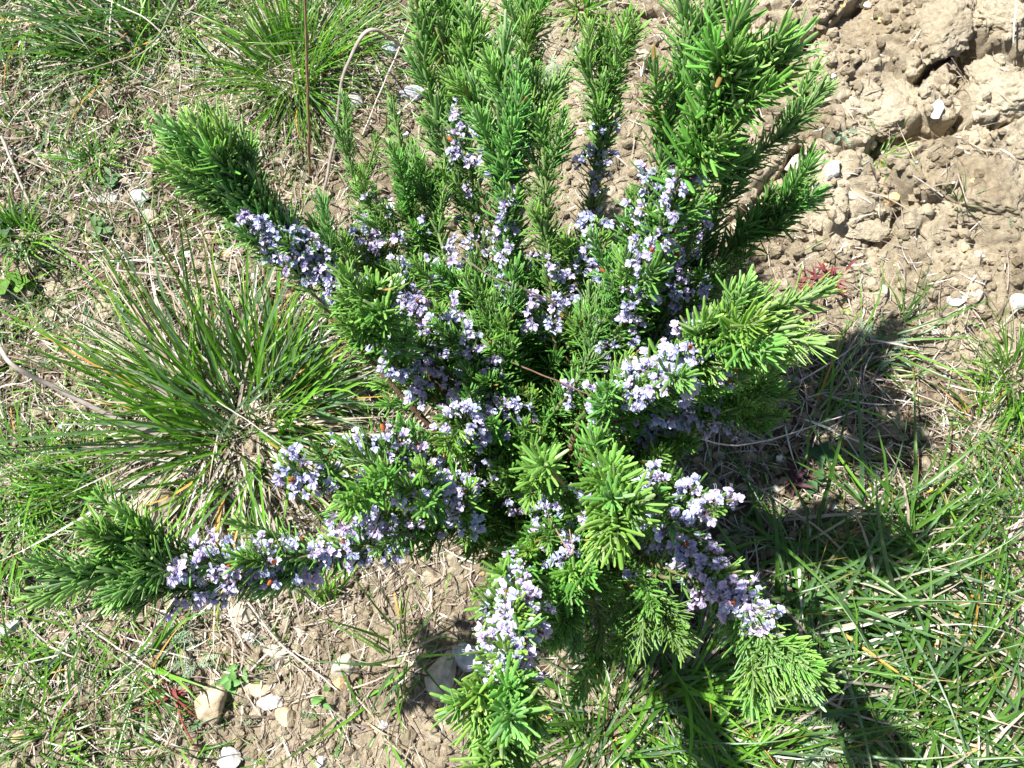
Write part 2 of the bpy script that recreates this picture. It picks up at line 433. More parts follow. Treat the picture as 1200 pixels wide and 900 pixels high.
def side_pts(p, T, ln, th, ph):
    a = norm(np.cross(T, np.array([.3, .5, .8]))); b = np.cross(T, a)
    r = a*math.cos(ph)+b*math.sin(ph)
    d = norm(T*math.cos(th)+r*math.sin(th)); n = max(4, int(ln/.004)); t = np.linspace(0, 1, n)[:, None]
    bendv = norm(UP*.7+T*.6)
    return p+d*ln*t+bendv*(ln*.35*t**2)
def branch(P, L0=.026, youth=.4, fl=None, fdens=1.0, start=.45, side=0, dens=1.12, wood=.0026, tipL=.5, sidelen=.05):
    """P: list of (px,py,z); fl: (a,b) share of the leafy length that flowers, measured from its start to the tip"""
    global rng
    outer, rng = rng, np.random.default_rng(abs(int(P[-1][0]*7+P[-1][1]*131))+5)
    Q = [at(*p) for p in P]
    b0 = shrub_base+np.r_[rng.normal(0, .022, 2), -.01]
    k = Q[0]; hz = k[:2]-b0[:2]
    m1 = b0+np.r_[hz*.22, (k[2])*.45]; m2 = b0+np.r_[hz*.62, k[2]*.80]
    j = rng.normal(0, .006, (2, 3)); pts, tot = catmull([b0, m1+j[0], m2+j[1]]+Q)
    pl, _ = catmull(Q) if len(Q) > 1 else (None, 0)
    lenleaf = _ if len(Q) > 1 else tot*(1-start)
    s0 = tot-lenleaf
    t = np.linspace(0, 1, len(pts))
    rad = wood*1.35*(1-t)**.8+.0010
    brown = np.array((.16, .105, .065)); green = np.array((.17, .22, .09)); tw = sstep(.45, .95, t)[:, None]
    st = MB(); add_tube(st, pts, rad*(1+.12*fbm(pts*120, 2, 4)), brown*(1-tw)+green*tw, 6)
    lf = MB(); sprig_leaves(lf, pts, s0, tot, L0, youth, dens, tipL, fz=(s0+fl[0]*lenleaf, s0+fl[1]*lenleaf) if fl else None)
    sprig_leaves(lf, pts, max(tot*.25, s0-.16), s0, L0*.8, youth*.3, dens*.45)
    seg = np.linspace(0, tot, len(pts)); tan_ = norm(np.gradient(pts, axis=0))
    for q in range(int(side*1.5)+1):
        s = s0-.05+(lenleaf*.85+.05)*rng.random(); s = s if not fl or rng.random() < .35 else s0+lenleaf*(fl[1]+(1-fl[1])*rng.random()*.7) if fl[1] < .9 else s0-.05*rng.random(); i = int(np.clip(s/tot*len(pts), 1, len(pts)-2))
        sp = side_pts(pts[i], tan_[i], sidelen*rng.uniform(.5, 1.25), R(rng.uniform(25, 50)), rng.uniform(0, 6.28))
        add_tube(st, sp, .0009, green, 5)
        ln = np.linalg.norm(np.diff(sp, axis=0), axis=1).sum(); sprig_leaves(lf, sp, .004, ln, L0*.85, youth, dens, tipL)
    bo = st.build('branch', M_wood, shrub, True, shrub_base)
    lf.build('foliage', M_leaf, bo, True, shrub_base)
    if fl:
        a, b = s0+fl[0]*lenleaf, s0+fl[1]*lenleaf; s = a
        while s < b:
            i = int(np.clip(s/tot*len(pts), 1, len(pts)-2)); p = pts[i]; T = tan_[i]
            a1 = norm(np.cross(T, np.array([.2, .1, .9]))); b1 = np.cross(T, a1)
            for h in range(rng.choice([0, 1, 2, 3], p=[.12, .33, .35, .20])):
                ph = rng.uniform(0, 6.28); r = a1*math.cos(ph)+b1*math.sin(ph)
                if r[2] < -.45 and rng.random() < .6: r = -r
                rl = rng.uniform(.006, .024); d = norm(r*.8+T*.5+UP*.15)
                nf = rng.integers(2, 4)
                fb = p+d[None]*rl*rng.uniform(.4, 1, (nf, 1))+rng.normal(0, .0015, (nf, 3))
                o = norm(r[None]*.8+UP*.25+rng.normal(0, .55, (nf, 3)))
                tint = np.ones((nf, 3))*rng.uniform(.86, 1.08, (nf, 1)); tint[:, 0] *= rng.uniform(.86, 1.12); 
                mb = MB(); add_flowers(mb, fb, o, np.tile(UP, (nf, 1))+rng.normal(0, .2, (nf, 3)), rng.uniform(.62, 1.08, nf), tint)
                add_tube(mb, np.array([p, p+d*rl*.5, p+d*rl]), .0008, (.15, .14, .10), 4)
                if rng.random() < .05:
                    add_tube(mb, np.array([p+d*rl, p+d*(rl+.004), p+d*(rl+.007)]), np.array([.002, .0028, .001]), (.50, .16, .05), 5)
                flowers_all.append((np.linalg.norm(p-CAM)+rng.normal(0, .02), bo, mb))
            s += rng.uniform(.007, .014)/fdens
    rng = outer
    return bo

A = branch
# upper left arm
A([(500,420,.26),(400,330,.36),(300,255,.44),(195,150,.50)], .029, .6, (.0,.72), 2.4, side=9, tipL=.7, wood=.004, sidelen=.045)
A([(330,270,.42),(270,200,.47),(235,150,.50)], .030, .55, None, side=6, tipL=.85, sidelen=.03)
A([(310,280,.42),(245,225,.45),(205,172,.48)], .029, .5, None, side=5, tipL=.85, sidelen=.03)
A([(300,250,.42),(290,200,.45),(285,160,.46)], .024, .3, None, side=2, tipL=.7)
A([(420,350,.36),(330,270,.42),(245,195,.46)], .028, .40, (.0,.55), 2.2, side=4, tipL=.7)
A([(470,400,.3),(380,330,.38),(310,285,.42)], .024, .3, (.0,1.), 2.4, side=3)
A([(500,460,.3),(450,400,.42),(440,335,.50)], .028, .5, (.0,.55), 1.6, side=5, tipL=.7)
# small ones at the upper left
A([(450,300,.2),(415,210,.24),(403,115,.28)], .022, .4, None, side=2)
A([(500,300,.22),(478,210,.26),(458,120,.30)], .022, .45, (.0,.3), .5, side=3)
A([(520,330,.26),(440,250,.3),(415,215,.32)], .024, .3, (.2,1.), .6, side=9)
A([(540,360,.28),(510,260,.30),(500,215,.31)], .024, .4, (.0,.8), .5, side=9)
# upright sprigs along the top
A([(560,300,.26),(535,150,.34),(518,-45,.40)], .032, .5, (.0,.55), .6, side=8, tipL=.6, sidelen=.04)
A([(600,400,.30),(592,250,.40),(592,150,.44),(592,40,.47)], .031, .55, (.0,.5), 1.3, side=8, tipL=.6)
A([(600,300,.24),(610,130,.30),(628,-15,.36)], .030, .5, None, side=6)
A([(650,400,.34),(640,260,.42),(640,135,.46)], .025, .55, (.0,.4), .5, side=4)
A([(690,330,.28),(700,180,.34),(722,80,.38),(736,22,.42)], .030, .5, (.0,.5), .9, side=4)
A([(720,420,.36),(790,230,.52),(835,110,.62),(868,15,.68)], .034, .5, (.0,.6), 1.2, side=7, tipL=.75, wood=.004, sidelen=.045)
A([(720,400,.36),(770,200,.48),(800,90,.54),(800,-10,.58)], .031, .5, (.0,.55), 1.1, side=5, tipL=.7)
A([(760,320,.34),(840,150,.44),(905,95,.50)], .030, .45, (.0,.45), .9, side=4, tipL=.7)
A([(780,340,.3),(860,210,.38),(920,155,.42),(965,103,.45)], .026, .45, (.0,.4), .8, side=6)
A([(770,380,.28),(850,300,.34),(910,255,.38),(955,230,.40)], .030, .28, (.0,.3), .5, side=7, tipL=.65)
A([(700,400,.34),(740,290,.42),(775,215,.48)], .027, .35, (.1,.95), 1.1, side=9)
A([(690,420,.3),(690,300,.38),(700,260,.40)], .026, .35, (.2,1.), 2.0, side=9)
A([(640,420,.3),(650,360,.36),(660,320,.38)], .024, .3, (.3,1.), 2.0, side=2)
A([(740,470,.3),(790,330,.38),(815,265,.40)], .024, .3, (.2,1.), .9, side=9)
A([(545,170,.34),(550,90,.38),(552,5,.41)], .028, .5, (.0,.3), 1.2, side=4, tipL=.8, sidelen=.03)
A([(515,150,.34),(498,70,.38),(490,-5,.40)], .030, .45, None, side=4, tipL=.8, sidelen=.03)
A([(590,220,.40),(568,150,.42),(556,95,.44)], .026, .5, (.0,.5), 1.2, side=3, tipL=.8, sidelen=.03)
A([(600,230,.40),(625,160,.43),(648,100,.45)], .027, .5, (.0,.5), 1.2, side=3, tipL=.8, sidelen=.03)
A([(700,200,.34),(700,120,.38),(680,60,.40)], .026, .45, (.0,.4), 1.2, side=3, tipL=.8, sidelen=.03)
A([(820,200,.48),(855,120,.58),(925,62,.64)], .033, .6, (.0,.3), 1.2, side=4, tipL=.85, sidelen=.035)
A([(800,220,.46),(830,150,.52),(870,110,.56)], .032, .5, None, side=4, tipL=.8, sidelen=.035)
A([(560,240,.30),(545,180,.34),(540,150,.35)], .026, .45, (.0,.8), .9, side=4)
A([(610,690,.42),(605,770,.50),(612,850,.55)], .030, .85, (.0,.7), 2.0, side=4, tipL=.85, sidelen=.03)
A([(590,700,.42),(575,780,.50),(556,850,.55)], .030, .85, (.0,.6), 1.6, side=4, tipL=.85, sidelen=.03)
# right arms
A([(790,440,.44),(850,430,.48),(905,410,.51)], .027, .8, (.0,.6), 2.2, side=3, tipL=.85, sidelen=.028)
A([(690,480,.34),(770,430,.46),(845,390,.53),(895,362,.56)], .030, .85, (.05,.72), 2.0, side=7, tipL=.75, wood=.004)
A([(700,500,.32),(800,460,.42),(860,420,.47),(890,408,.50)], .028, .6, (.0,.6), 1.0, side=5, tipL=.7)
A([(720,510,.26),(830,480,.34),(905,455,.40)], .024, .55, (.1,.7), 1.1, side=6)
A([(740,540,.24),(820,500,.30),(890,480,.33)], .024, .4, (.2,.8), .7, side=4)
A([(830,410,.50),(870,395,.54),(912,385,.55)], .029, .85, None, side=5, tipL=.85, sidelen=.03)
A([(820,400,.50),(850,370,.54),(872,345,.56)], .028, .85, None, side=4, tipL=.85, sidelen=.03)
A([(720,470,.42),(770,450,.47),(810,440,.49)], .026, .6, (.0,1.), 2.0, side=2)
A([(690,450,.32),(730,380,.40),(740,330,.42)], .025, .4, (.0,.7), .9, side=9)
A([(640,500,.30),(680,440,.36),(700,390,.38)], .025, .4, (.2,.8), .6, side=9)
A([(600,560,.28),(570,450,.34),(560,390,.35)], .025, .4, (.2,.8), .6, side=9)
A([(660,600,.24),(690,660,.30),(660,720,.32)], .025, .4, (.2,.8), .7, side=5)
A([(700,600,.24),(750,660,.30),(770,720,.31)], .025, .4, (.2,.8), .6, side=5)
# lower right
A([(860,700,.40),(895,745,.43),(925,790,.43)], .029, .95, (.0,.5), 2.2, side=5, tipL=.85, sidelen=.028)
A([(850,690,.38),(875,750,.42),(890,795,.43)], .028, .9, (.0,.4), 1.5, side=3, tipL=.85, sidelen=.028)
A([(690,600,.40),(705,560,.52),(720,600,.60),(724,632,.635)], .030, .85, (.0,.55), 1.1, side=9, tipL=.8, wood=.004, sidelen=.035)
A([(720,560,.30),(765,575,.40),(790,620,.44)], .024, .5, (.2,.95), 1.2, side=3)
A([(760,560,.30),(830,590,.40),(840,600,.43)], .025, .5, (.4,1.), 1.2, side=3)
A([(740,580,.30),(810,640,.36),(864,700,.41),(914,775,.44)], .028, .9, (.1,.84), 2.6, side=6, tipL=.75, wood=.0035, sidelen=.035)
A([(760,610,.28),(840,700,.38),(895,750,.38)], .024, .5, (.2,.7), 1.2, side=3)
A([(660,620,.22),(700,720,.28),(700,790,.30)], .024, .4, (.0,.6), .3, side=3)
A([(670,620,.2),(740,700,.25),(725,765,.28)], .024, .35, None, side=3)
# lowest sprig
A([(610,650,.32),(595,720,.44),(590,800,.52),(584,915,.58)], .032, .9, (.05,.74), 2.3, side=9, tipL=.8, wood=.0035, sidelen=.04)
A([(620,650,.30),(620,720,.42),(612,780,.46)], .024, .5, (.2,1.), 1.5, side=2)
# long lower left arm
A([(540,600,.24),(430,640,.34),(300,660,.40),(180,668,.44),(72,682,.47)], .030, .68, (.0,.78), 1.6, side=11, tipL=.75, wood=.004, sidelen=.035)
A([(470,620,.30),(330,672,.37),(220,690,.40),(140,690,.42)], .027, .5, (.0,.85), 2.0, side=4, tipL=.8, sidelen=.03)
A([(500,610,.25),(360,645,.34),(230,650,.40),(130,640,.44)], .029, .6, (.1,.75), 1.8, side=5, tipL=.7)
A([(540,570,.26),(450,570,.36),(370,560,.42),(335,545,.44)], .025, .4, (.05,1.), 1.5, side=5)
A([(540,560,.28),(470,530,.38),(400,520,.43)], .025, .4, (.1,1.), 1.4, side=4)
A([(540,600,.28),(460,600,.38),(400,600,.42)], .025, .45, (.1,1.), 1.4, side=4)
A([(560,560,.3),(500,575,.42),(440,560,.48)], .026, .55, (.1,.8), 1.4, side=4)
A([(590,540,.3),(560,500,.38),(520,490,.42)], .026, .35, (.2,1.), 2.0, side=3)
A([(600,520,.3),(560,420,.36),(520,370,.38)], .024, .3, (.2,1.), 2.0, side=9)
A([(580,500,.28),(500,400,.34),(480,350,.36)], .024, .3, (.2,1.), 2.0, side=9)
A([(630,560,.38),(636,548,.46),(640,545,.52)], .026, .5, None, side=2, tipL=.8)
A([(560,620,.28),(545,600,.36),(550,570,.40)], .024, .35, (.2,1.), 1.2, side=2)
# inner filling shoots, each a branch of its own
poly = [(330,300),(470,200),(600,150),(740,170),(860,230),(880,360),(850,470),(820,600),(800,690),(700,760),(600,720),(520,700),(330,660),(330,560),(470,500),(400,380)]
def inside(x, y):
    c = False; j = len(poly)-1
    for i in range(len(poly)):
        (xi, yi), (xj, yj) = poly[i], poly[j]
        if (yi > y) != (yj > y) and x < (xj-xi)*(y-yi)/(yj-yi)+xi: c = not c
        j = i
    return c
n = 0
while n < 28:
    x, y = rng.uniform(320, 890), rng.uniform(160, 760)
    if n % 2: x, y = rng.uniform(440, 880), rng.uniform(170, 400)
    if not inside(x, y): continue
    z = rng.uniform(.24, .40); dx, dy = (x-640), (y-600); L_ = math.hypot(dx, dy)+1e-6
    ux, uy = dx/L_, dy/L_; ln = rng.uniform(55, 110)
    A([(x-ux*ln*1.4, y-uy*ln*1.4, z*.72), (x-ux*ln*.6, y-uy*ln*.6, z*.9), (x, y, z)], rng.uniform(.021, .026), rng.uniform(.15, .5), (.0, 1.) if rng.random() < .72 else None, 1.2, side=10, wood=.002, sidelen=.06)
    n += 1
# flower clusters: the 100 that show largest are parts of their branch, the rest one part
flowers_all.sort(key=lambda a: a[0])
for d, bo, mb in flowers_all[:100]: mb.build('flower_cluster', M_petal, bo, True, shrub_base)
rest = MB()
for d, bo, mb in flowers_all[100:]:
    for v, c in zip(mb.v, mb.c): pass
    v = np.concatenate(mb.v); c = np.concatenate(mb.c); rest.add(v, np.concatenate(mb.f[4]), c)
o = rest.build('flowers', M_petal, shrub, True, shrub_base); o['kind'] = 'stuff'
print('flower clusters', len(flowers_all), len(shrub.children))

# ------------------------------------------------------------------ grass
def add_blades(mb, base, az, el, L, W, droop, c, tipc=None, twist=0.3, nseg=8, side_curve=0.45):
    n = len(base)
    if n == 0: return
    t = np.linspace(0, 1, nseg)
    E = el[:, None]-droop[:, None]*t[None]**1.4
    kk = (t[None] > rng.uniform(.35, .9, (n, 1))); E = E-np.where((rng.random((n, 1)) < .22) & kk, rng.uniform(.4, 1.5, (n, 1)), 0)
    AZ = az[:, None]+rng.normal(0, side_curve, (n, 1))*t[None]**1.5
    D = np.stack([np.cos(E)*np.cos(AZ), np.cos(E)*np.sin(AZ), np.sin(E)], -1)
    step = (L/(nseg-1))[:, None, None]
    P = base[:, None]+np.concatenate([np.zeros((n, 1, 3)), np.cumsum(D[:, :-1]*step, 1)], 1)
    g = gz(P[..., :2].reshape(-1, 2)).reshape(n, nseg)+.0012
    P[..., 2] = np.where(t[None] > 0, np.maximum(P[..., 2], g), P[..., 2])
    S = norm(np.cross(D, UP+0*D)); Nn = np.cross(S, D)
    tw = rng.normal(0, twist, (n, 1))+rng.normal(0, twist, (n, 1))*t[None]
    S2 = S*np.cos(tw)[..., None]+Nn*np.sin(tw)[..., None]; N2 = np.cross(S2, D)
    wp = (np.clip(1-t**2.2, .04, 1)*(.7+.3*np.minimum(1, t*5)))[None]*W[:, None]*.5
    V = np.stack([P-S2*wp[..., None]+N2*(wp*.35)[..., None], P, P+S2*wp[..., None]+N2*(wp*.35)[..., None]], 2)
    C = np.tile(c[:, None, None], (1, nseg, 3, 1))
    if tipc is not None:
        m = sstep(.8, 1.0, t)[None, :, None, None]*(rng.random((n, 1, 1, 1)) < .35); C = C*(1-m)+np.array(tipc)*m
    mb.add(V.reshape(-1, 3), grid_faces(n, nseg, 3, False), C.reshape(-1, 3))
G1 = np.array((.080, .19, .025)); G2 = np.array((.17, .39, .035)); G3 = np.array((.12, .21, .11)); S1 = np.array((.50, .42, .31)); S2c = np.array((.42, .35, .29)); S3 = np.array((.68, .625, .55)); OR = np.array((.50, .28, .06))
def gcol(n, w):
    """w: weights of dark, bright, blue-green"""
    k = rng.choice(3, n, p=np.array(w)/sum(w)); c = np.array([G1, G2, G3])[k]
    m = rng.random((n, 1))*.5; c = c*(1-m)+G1*1.3*m
    return c*rng.uniform(.6, 1.2, (n, 1))
def tuft(px, py, n, L, W, lab, spread=.02, az0=None, azs=3.2, el=(35, 80), droop=(.6, 1.6), w=(5, 3, 2), dry=.15, group='grass tufts', cat='grass tuft', name='grass_tuft'):
    p = at(px, py); p[2] = gz(p[:2])[0]; p = at(px, py, p[2]); p[2] = gz(p[:2])[0]
    root = empty(name, p); tag(root, lab, cat, group)
    def mk(m):
        r = spread*np.sqrt(rng.random(m)); a = rng.uniform(0, 6.28, m)
        b = np.c_[p[0]+r*np.cos(a), p[1]+r*np.sin(a)]; b = np.c_[b, gz(b)-.003]
        az = (a if az0 is None else np.full(m, az0))+rng.normal(0, azs if az0 is not None else .5, m)
        return b, az
    b, az = mk(n); mb = MB()
    add_blades(mb, b, az, np.radians(rng.uniform(*el, n)), L*rng.uniform(.45, 1.1, n), W*rng.uniform(.6, 1.2, n), rng.uniform(*droop, n), gcol(n, w), tipc=OR)
    o = mb.build('green_blades', M_grass, root, True, p)
    m = int(n*dry)
    if m > 3:
        b, az = mk(m); mb = MB(); cc = np.array([S1, S2c, OR*1.1, S3])[rng.choice(4, m, p=[.35, .35, .08, .22])]*rng.uniform(.7, 1.1, (m, 1))
        add_blades(mb, b, az, np.radians(rng.uniform(5, 45, m)), L*rng.uniform(.3, .9, m), W*rng.uniform(.5, 1, m), rng.uniform(.3, 1.2, m), cc)
        mb.build('dry_blades', M_straw, root, True, p)
    return root
pi = math.pi
tuft(282,498, 120, .32, .0046, 'big coarse grass tussock left of the shrub with long blue green blades', .085, el=(35, 88), droop=(.1, 1.3), w=(2, 7, 3), dry=1.6)
tuft(250,495, 90, .34, .0044, 'long grass fanning out leftwards from the big tussock', .05, az0=2.4, azs=.7, el=(25, 72), droop=(.1, 1.0), w=(2, 7, 3), dry=.5)
tuft(320,440, 60, .20, .0045, 'broad bladed grass standing behind the big tussock', .03, az0=1.7, azs=.6, el=(30, 75), droop=(.2, .8), w=(4, 3, 5))
tuft(350,475, 60, .17, .0055, 'wide grey green grass blades leaning right towards the shrub', .03, az0=.35, azs=.5, el=(15, 60), droop=(.2, .9), w=(3, 2, 7))
tuft(345,90, 260, .20, .0032, 'bright green grass tuft at the top beside the tall brown stalk', .05, el=(25, 85), droop=(.3, 1.3), w=(4, 6, 1), dry=.25)
tuft(400,40, 130, .16, .0028, 'fine pale grass at the top edge left of the upright sprigs', .05, el=(25, 80), w=(3, 6, 2), dry=.5)
tuft(150,55, 170, .24, .0038, 'arching dark grass in the upper left with blades bent leftwards', .06, az0=2.9, azs=.8, el=(10, 60), droop=(.5, 1.5), w=(6, 2, 4), dry=.5)
tuft(30,20, 150, .22, .0036, 'grass tuft in the top left corner', .05, el=(10, 70), w=(5, 4, 3), dry=.4)
tuft(215,20, 110, .16, .0034, 'low mixed grass at the top edge between two larger tufts', .05, el=(15, 70), w=(5, 3, 4), dry=.6)
tuft(30,280, 60, .10, .0035, 'short bright sprouts of grass at the left edge above the tussock', .02, el=(40, 85), w=(2, 6, 1), dry=.3)
tuft(115,190, 55, .07, .0030, 'tiny bright sprouting grass left of the upper left sprig', .02, el=(35, 85), w=(2, 7, 1), dry=.3)
tuft(90,570, 130, .15, .0032, 'fresh grass at the left edge below the tussock', .05, az0=2.9, azs=.9, el=(15, 60), w=(3, 6, 1), dry=.4)
tuft(20,560, 80, .14, .0034, 'grass at the left border level with the tussock foot', .05, el=(15, 70), w=(4, 5, 1), dry=.4)
tuft(15,640, 60, .12, .0036, 'grass at the left border by the tip of the long branch', .03, el=(20, 70), w=(3, 6, 1))
tuft(70,770, 70, .14, .0034, 'low grass below the tip of the long left branch', .06, az0=2.2, azs=1.5, el=(5, 50), w=(4, 6, 2), dry=.8)
tuft(90,850, 70, .13, .0026, 'dense fine grass in the bottom left corner area', .07, el=(10, 70), w=(4, 7, 1), dry=.6)
tuft(30,880, 70, .12, .0030, 'grass tuft cut off by the bottom left corner', .05, el=(10, 70), w=(4, 6, 1), dry=.5)
tuft(200,880, 40, .10, .0028, 'fine grass at the bottom edge under the red-stemmed weed', .04, el=(20, 80), w=(3, 6, 1), dry=.5)
tuft(160,790, 22, .14, .0055, 'few wide grass blades lying right beside the red-stemmed weed', .02, az0=.2, azs=.9, el=(5, 35), droop=(.1, .7), w=(5, 3, 2), dry=.4)
tuft(385,705, 15, .12, .0042, 'small bright grass sprout under the flowering left branch', .012, az0=1.2, azs=1.1, el=(25, 85), droop=(.1, 1.8), w=(2, 7, 2), dry=.2)
tuft(470,770, 20, .15, .0040, 'spreading grass sprout on bare soil left of the lowest sprig', .03, el=(15, 80), droop=(.2, 1.8), w=(3, 5, 2), dry=.3)
tuft(430,840, 16, .14, .0042, 'long thin grass blades on the soil at the bottom left of the lowest sprig', .03, az0=-.6, azs=1.6, el=(5, 40), droop=(.1, .5), w=(3, 6, 2), dry=.3)
tuft(1195,450, 160, .13, .0030, 'bright grass tuft at the right edge beside the bare soil', .035, el=(20, 85), w=(3, 7, 1), dry=.3)
tuft(1150,500, 55, .11, .0028, 'small grass just left of the bright right edge tuft', .03, el=(10, 70), w=(3, 7, 1), dry=.6)
tuft(1180,600, 60, .15, .0036, 'grass at the right edge below the bright tuft', .05, az0=2.7, azs=1.0, el=(10, 60), w=(4, 5, 4), dry=.5)
tuft(1025,190, 26, .09, .0024, 'thin grass sprout on the bare soil near the white stone', .012, el=(15, 70), w=(4, 5, 1), dry=.8)
tuft(1130,235, 14, .05, .0024, 'single little green sprout in the crack of the soil', .005, el=(30, 80), w=(5, 3, 2))
tuft(1060,375, 14, .11, .0032, 'lone thin grass blades standing on the bare soil', .006, az0=1.5, azs=.5, el=(30, 75), droop=(.2, .8), w=(5, 4, 1))
tuft(1020,420, 18, .16, .0040, 'grass at the edge of the shadow right of the shrub', .04, az0=.5, azs=.7, el=(5, 40), droop=(.2, .8), w=(4, 6, 2), dry=.5)
tuft(950,480, 24, .18, .0042, 'shaded grass below the lowest right arm', .05, az0=.3, azs=.9, el=(5, 45), w=(5, 4, 2), dry=.6)
tuft(680,15, 50, .10, .0036, 'yellow green grass tuft between upright sprigs at the top', .015, el=(35, 85), w=(1, 9, 0), dry=.2)
tuft(600,20, 40, .09, .0030, 'grass behind the upright sprigs at the top', .02, el=(30, 85), w=(3, 6, 0), dry=.4)
for args in [
 (880,660, 60, .24, 'long dark blades in the shadow right of the flowering lower sprig', 5.9, 1.2),
 (960,700, 150, .28, 'long bent grass in the middle of the lower right patch', .1, 1.0),
 (1040,660, 110, .24, 'grass with dry straw at the edge of the shadow lower right', .4, 1.3),
 (1110,640, 50, .20, 'sunny straw coloured tuft right of the shadow', 2.6, 1.4),
 (1160,720, 90, .24, 'long grass reaching in from the right edge', 3.0, .8),
 (1080,780, 150, .28, 'wide tuft of long grass in the lower right', 3.0, 1.2),
 (1180,820, 80, .26, 'grass tuft in the lower right corner reaching left', 2.9, .8),
 (1000,850, 110, .26, 'long grass blades lying leftwards at the bottom right', .2, 1.0),
 (900,840, 100, .24, 'bright long blades below the lime tipped right sprig', .1, .9),
 (1100,880, 90, .24, 'broad bright blades at the bottom edge far right', .2, .6),
]:
    px, py, nn_, L, lab, a0, azs = args
    tuft(px, py, int(nn_*.55), L, .0056, lab, .08, az0=a0, azs=azs*1.2, el=(3, 45), droop=(.1, 1.3), w=(8, 1, 5), dry=.3)
tuft(790,800, 70, .20, .0060, 'broad bright blades between the lowest sprig and the right sprig', .03, az0=-.3, azs=.9, el=(20, 65), droop=(.6, 1.6), w=(2, 8, 1), dry=.2)
tuft(720,840, 90, .20, .0044, 'dark grass right of the lowest sprig', .05, el=(10, 60), w=(5, 3, 4), dry=.4)
tuft(830,890, 90, .17, .0044, 'bright grass at the bottom edge right of centre', .04, az0=1.0, azs=1.3, el=(10, 60), w=(3, 7, 2), dry=.4)
tuft(690,900, 60, .15, .0036, 'fine grass at the bottom edge beside the lowest sprig', .04, el=(10, 70), w=(4, 3, 4), dry=.4)
tuft(450,545, 60, .12, .0034, 'grass showing under the shrub beside the tussock', .05, el=(15, 70), w=(4, 6, 1), dry=.5)

def field(n, dens):
    pts = np.c_[rng.uniform(-1.05, 1.05, n*6), rng.uniform(-.5, 1.3, n*6)]
    pts = pts[rng.random(len(pts)) < dens(pts)][:n]
    return np.c_[pts, gz(pts)-.001]
gd = blobs([(100,100,220,1),(300,60,160,.9),(60,300,180,.8),(200,220,120,.5),(250,450,220,.5),(80,600,160,.4),(70,840,130,.6),(1000,750,220,.16),(1180,700,180,.2),(800,880,130,.5),(1190,480,60,.3),(700,600,220,.25)])
b = field(4300, gd); n = len(b); mb = MB()
add_blades(mb, b, rng.uniform(0, 6.28, n), np.radians(rng.uniform(10, 80, n)), rng.uniform(.015, .075, n), rng.uniform(.001, .003, n), rng.uniform(.2, 1.4, n), gcol(n, (5, 5, 3)), nseg=6)
tag(mb.build('grass', M_grass), 'short fine grass sprouting through the straw and soil', 'grass', kind='stuff')
sd = blobs([(100,100,260,1),(400,90,120,.8),(60,350,220,1),(250,450,250,1),(80,600,200,.8),(200,800,220,.6),(450,760,130,.2),(1000,750,260,.4),(1180,650,180,.7),(1000,520,150,.9),(1000,250,200,.12),(1130,120,120,.12),(1150,430,80,.3),(640,560,260,.7),(700,60,160,.25)])
b = field(20000, sd); n = len(b); mb = MB(); b[:, 2] += rng.uniform(.001, .010, n)
cc = np.array([S1, S2c, S3, S2c*.8, np.array((.13, .09, .06)), np.array((.24, .17, .12))])[rng.integers(0, 6, n)]*rng.uniform(.75, 1.15, (n, 1))
add_blades(mb, b, rng.uniform(0, 6.28, n), np.radians(rng.uniform(-5, 18, n)), rng.uniform(.012, .075, n)*rng.uniform(.5, 1.2, n), rng.uniform(.0008, .0026, n), rng.uniform(-.1, .5, n), cc, nseg=6, side_curve=.5)
tag(mb.build('straw', M_straw), 'bleached dead grass and straw littering the ground', 'straw', kind='stuff')

wd = blobs([(60,60,150,.7),(90,230,150,.9),(30,330,120,.8),(200,560,90,.5),(60,760,170,.8),(230,800,120,.5),(430,60,80,.4),(1000,860,170,.8),(800,860,120,.9),(1150,600,120,.6),(1030,410,60,.5),(880,650,120,.4)])
b = field(1500, wd); n = len(b)*7; b = np.repeat(b, 7, 0); az = rng.uniform(0, 6.28, n); rr = rng.uniform(.5, 1.2, n); mb = MB()
cc = np.repeat(np.array([(.10, .20, .05), (.18, .27, .15), (.22, .32, .06), (.13, .22, .11)])[rng.integers(0, 4, n//7)], 7, 0)*rng.uniform(.75, 1.2, (n, 1))
add_blades(mb, b+np.c_[rng.normal(0, .003, (n, 2)), np.full(n, .002)], az, rng.uniform(.05, 1.0, n), .012*rr, .0034*rr, rng.uniform(.2, 1.2, n), cc, nseg=5)
tag(mb.build('ground_cover', M_weed), 'tiny green leaves of low herbs sprinkled among the straw', 'ground cover', kind='stuff')

# ------------------------------------------------------------------ dry stalks and twigs
def on(px, py, dz=0.0):
    p = at(px, py, dz); z = gz(p[:2])[0]; return at(px, py, z+dz)
def stalk(P, r0, r1, c, lab, name='dry_stalk', flat=1.0):
    Q = np.array([on(*p) for p in P]); pts, tot = catmull(Q)
    pts = pts+.0015*np.c_[fbm(pts*40, 2, 1), fbm(pts*40, 2, 2), fbm(pts*40, 2, 3)]
    t = np.linspace(0, 1, len(pts)); mb = MB(); rad = r0+(r1-r0)*t
    if flat < 1: # a dead, folded leaf
        T = norm(np.gradient(pts, axis=0)); S = norm(np.cross(T, UP)); Nn = np.cross(S, T)
        ang = np.arange(6)/6*2*math.pi
        V = pts[:, None]+rad[:, None, None]*(S[:, None]*np.cos(ang)[None, :, None]+Nn[:, None]*np.sin(ang)[None, :, None]*flat)
        mb.add(V.reshape(-1, 3), grid_faces(1, len(pts), 6), c)
    else: add_tube(mb, pts, rad*(1+.15*np.sin(t*tot/.03*6.28/2)**8), c, 7)
    o = mb.build(name, M_straw); tag(o, lab, 'twig' if name == 'twig' else 'dry stalk', None); return o
br = (.30, .19, .11); gy = (.42, .36, .32); wh = (.60, .53, .46)
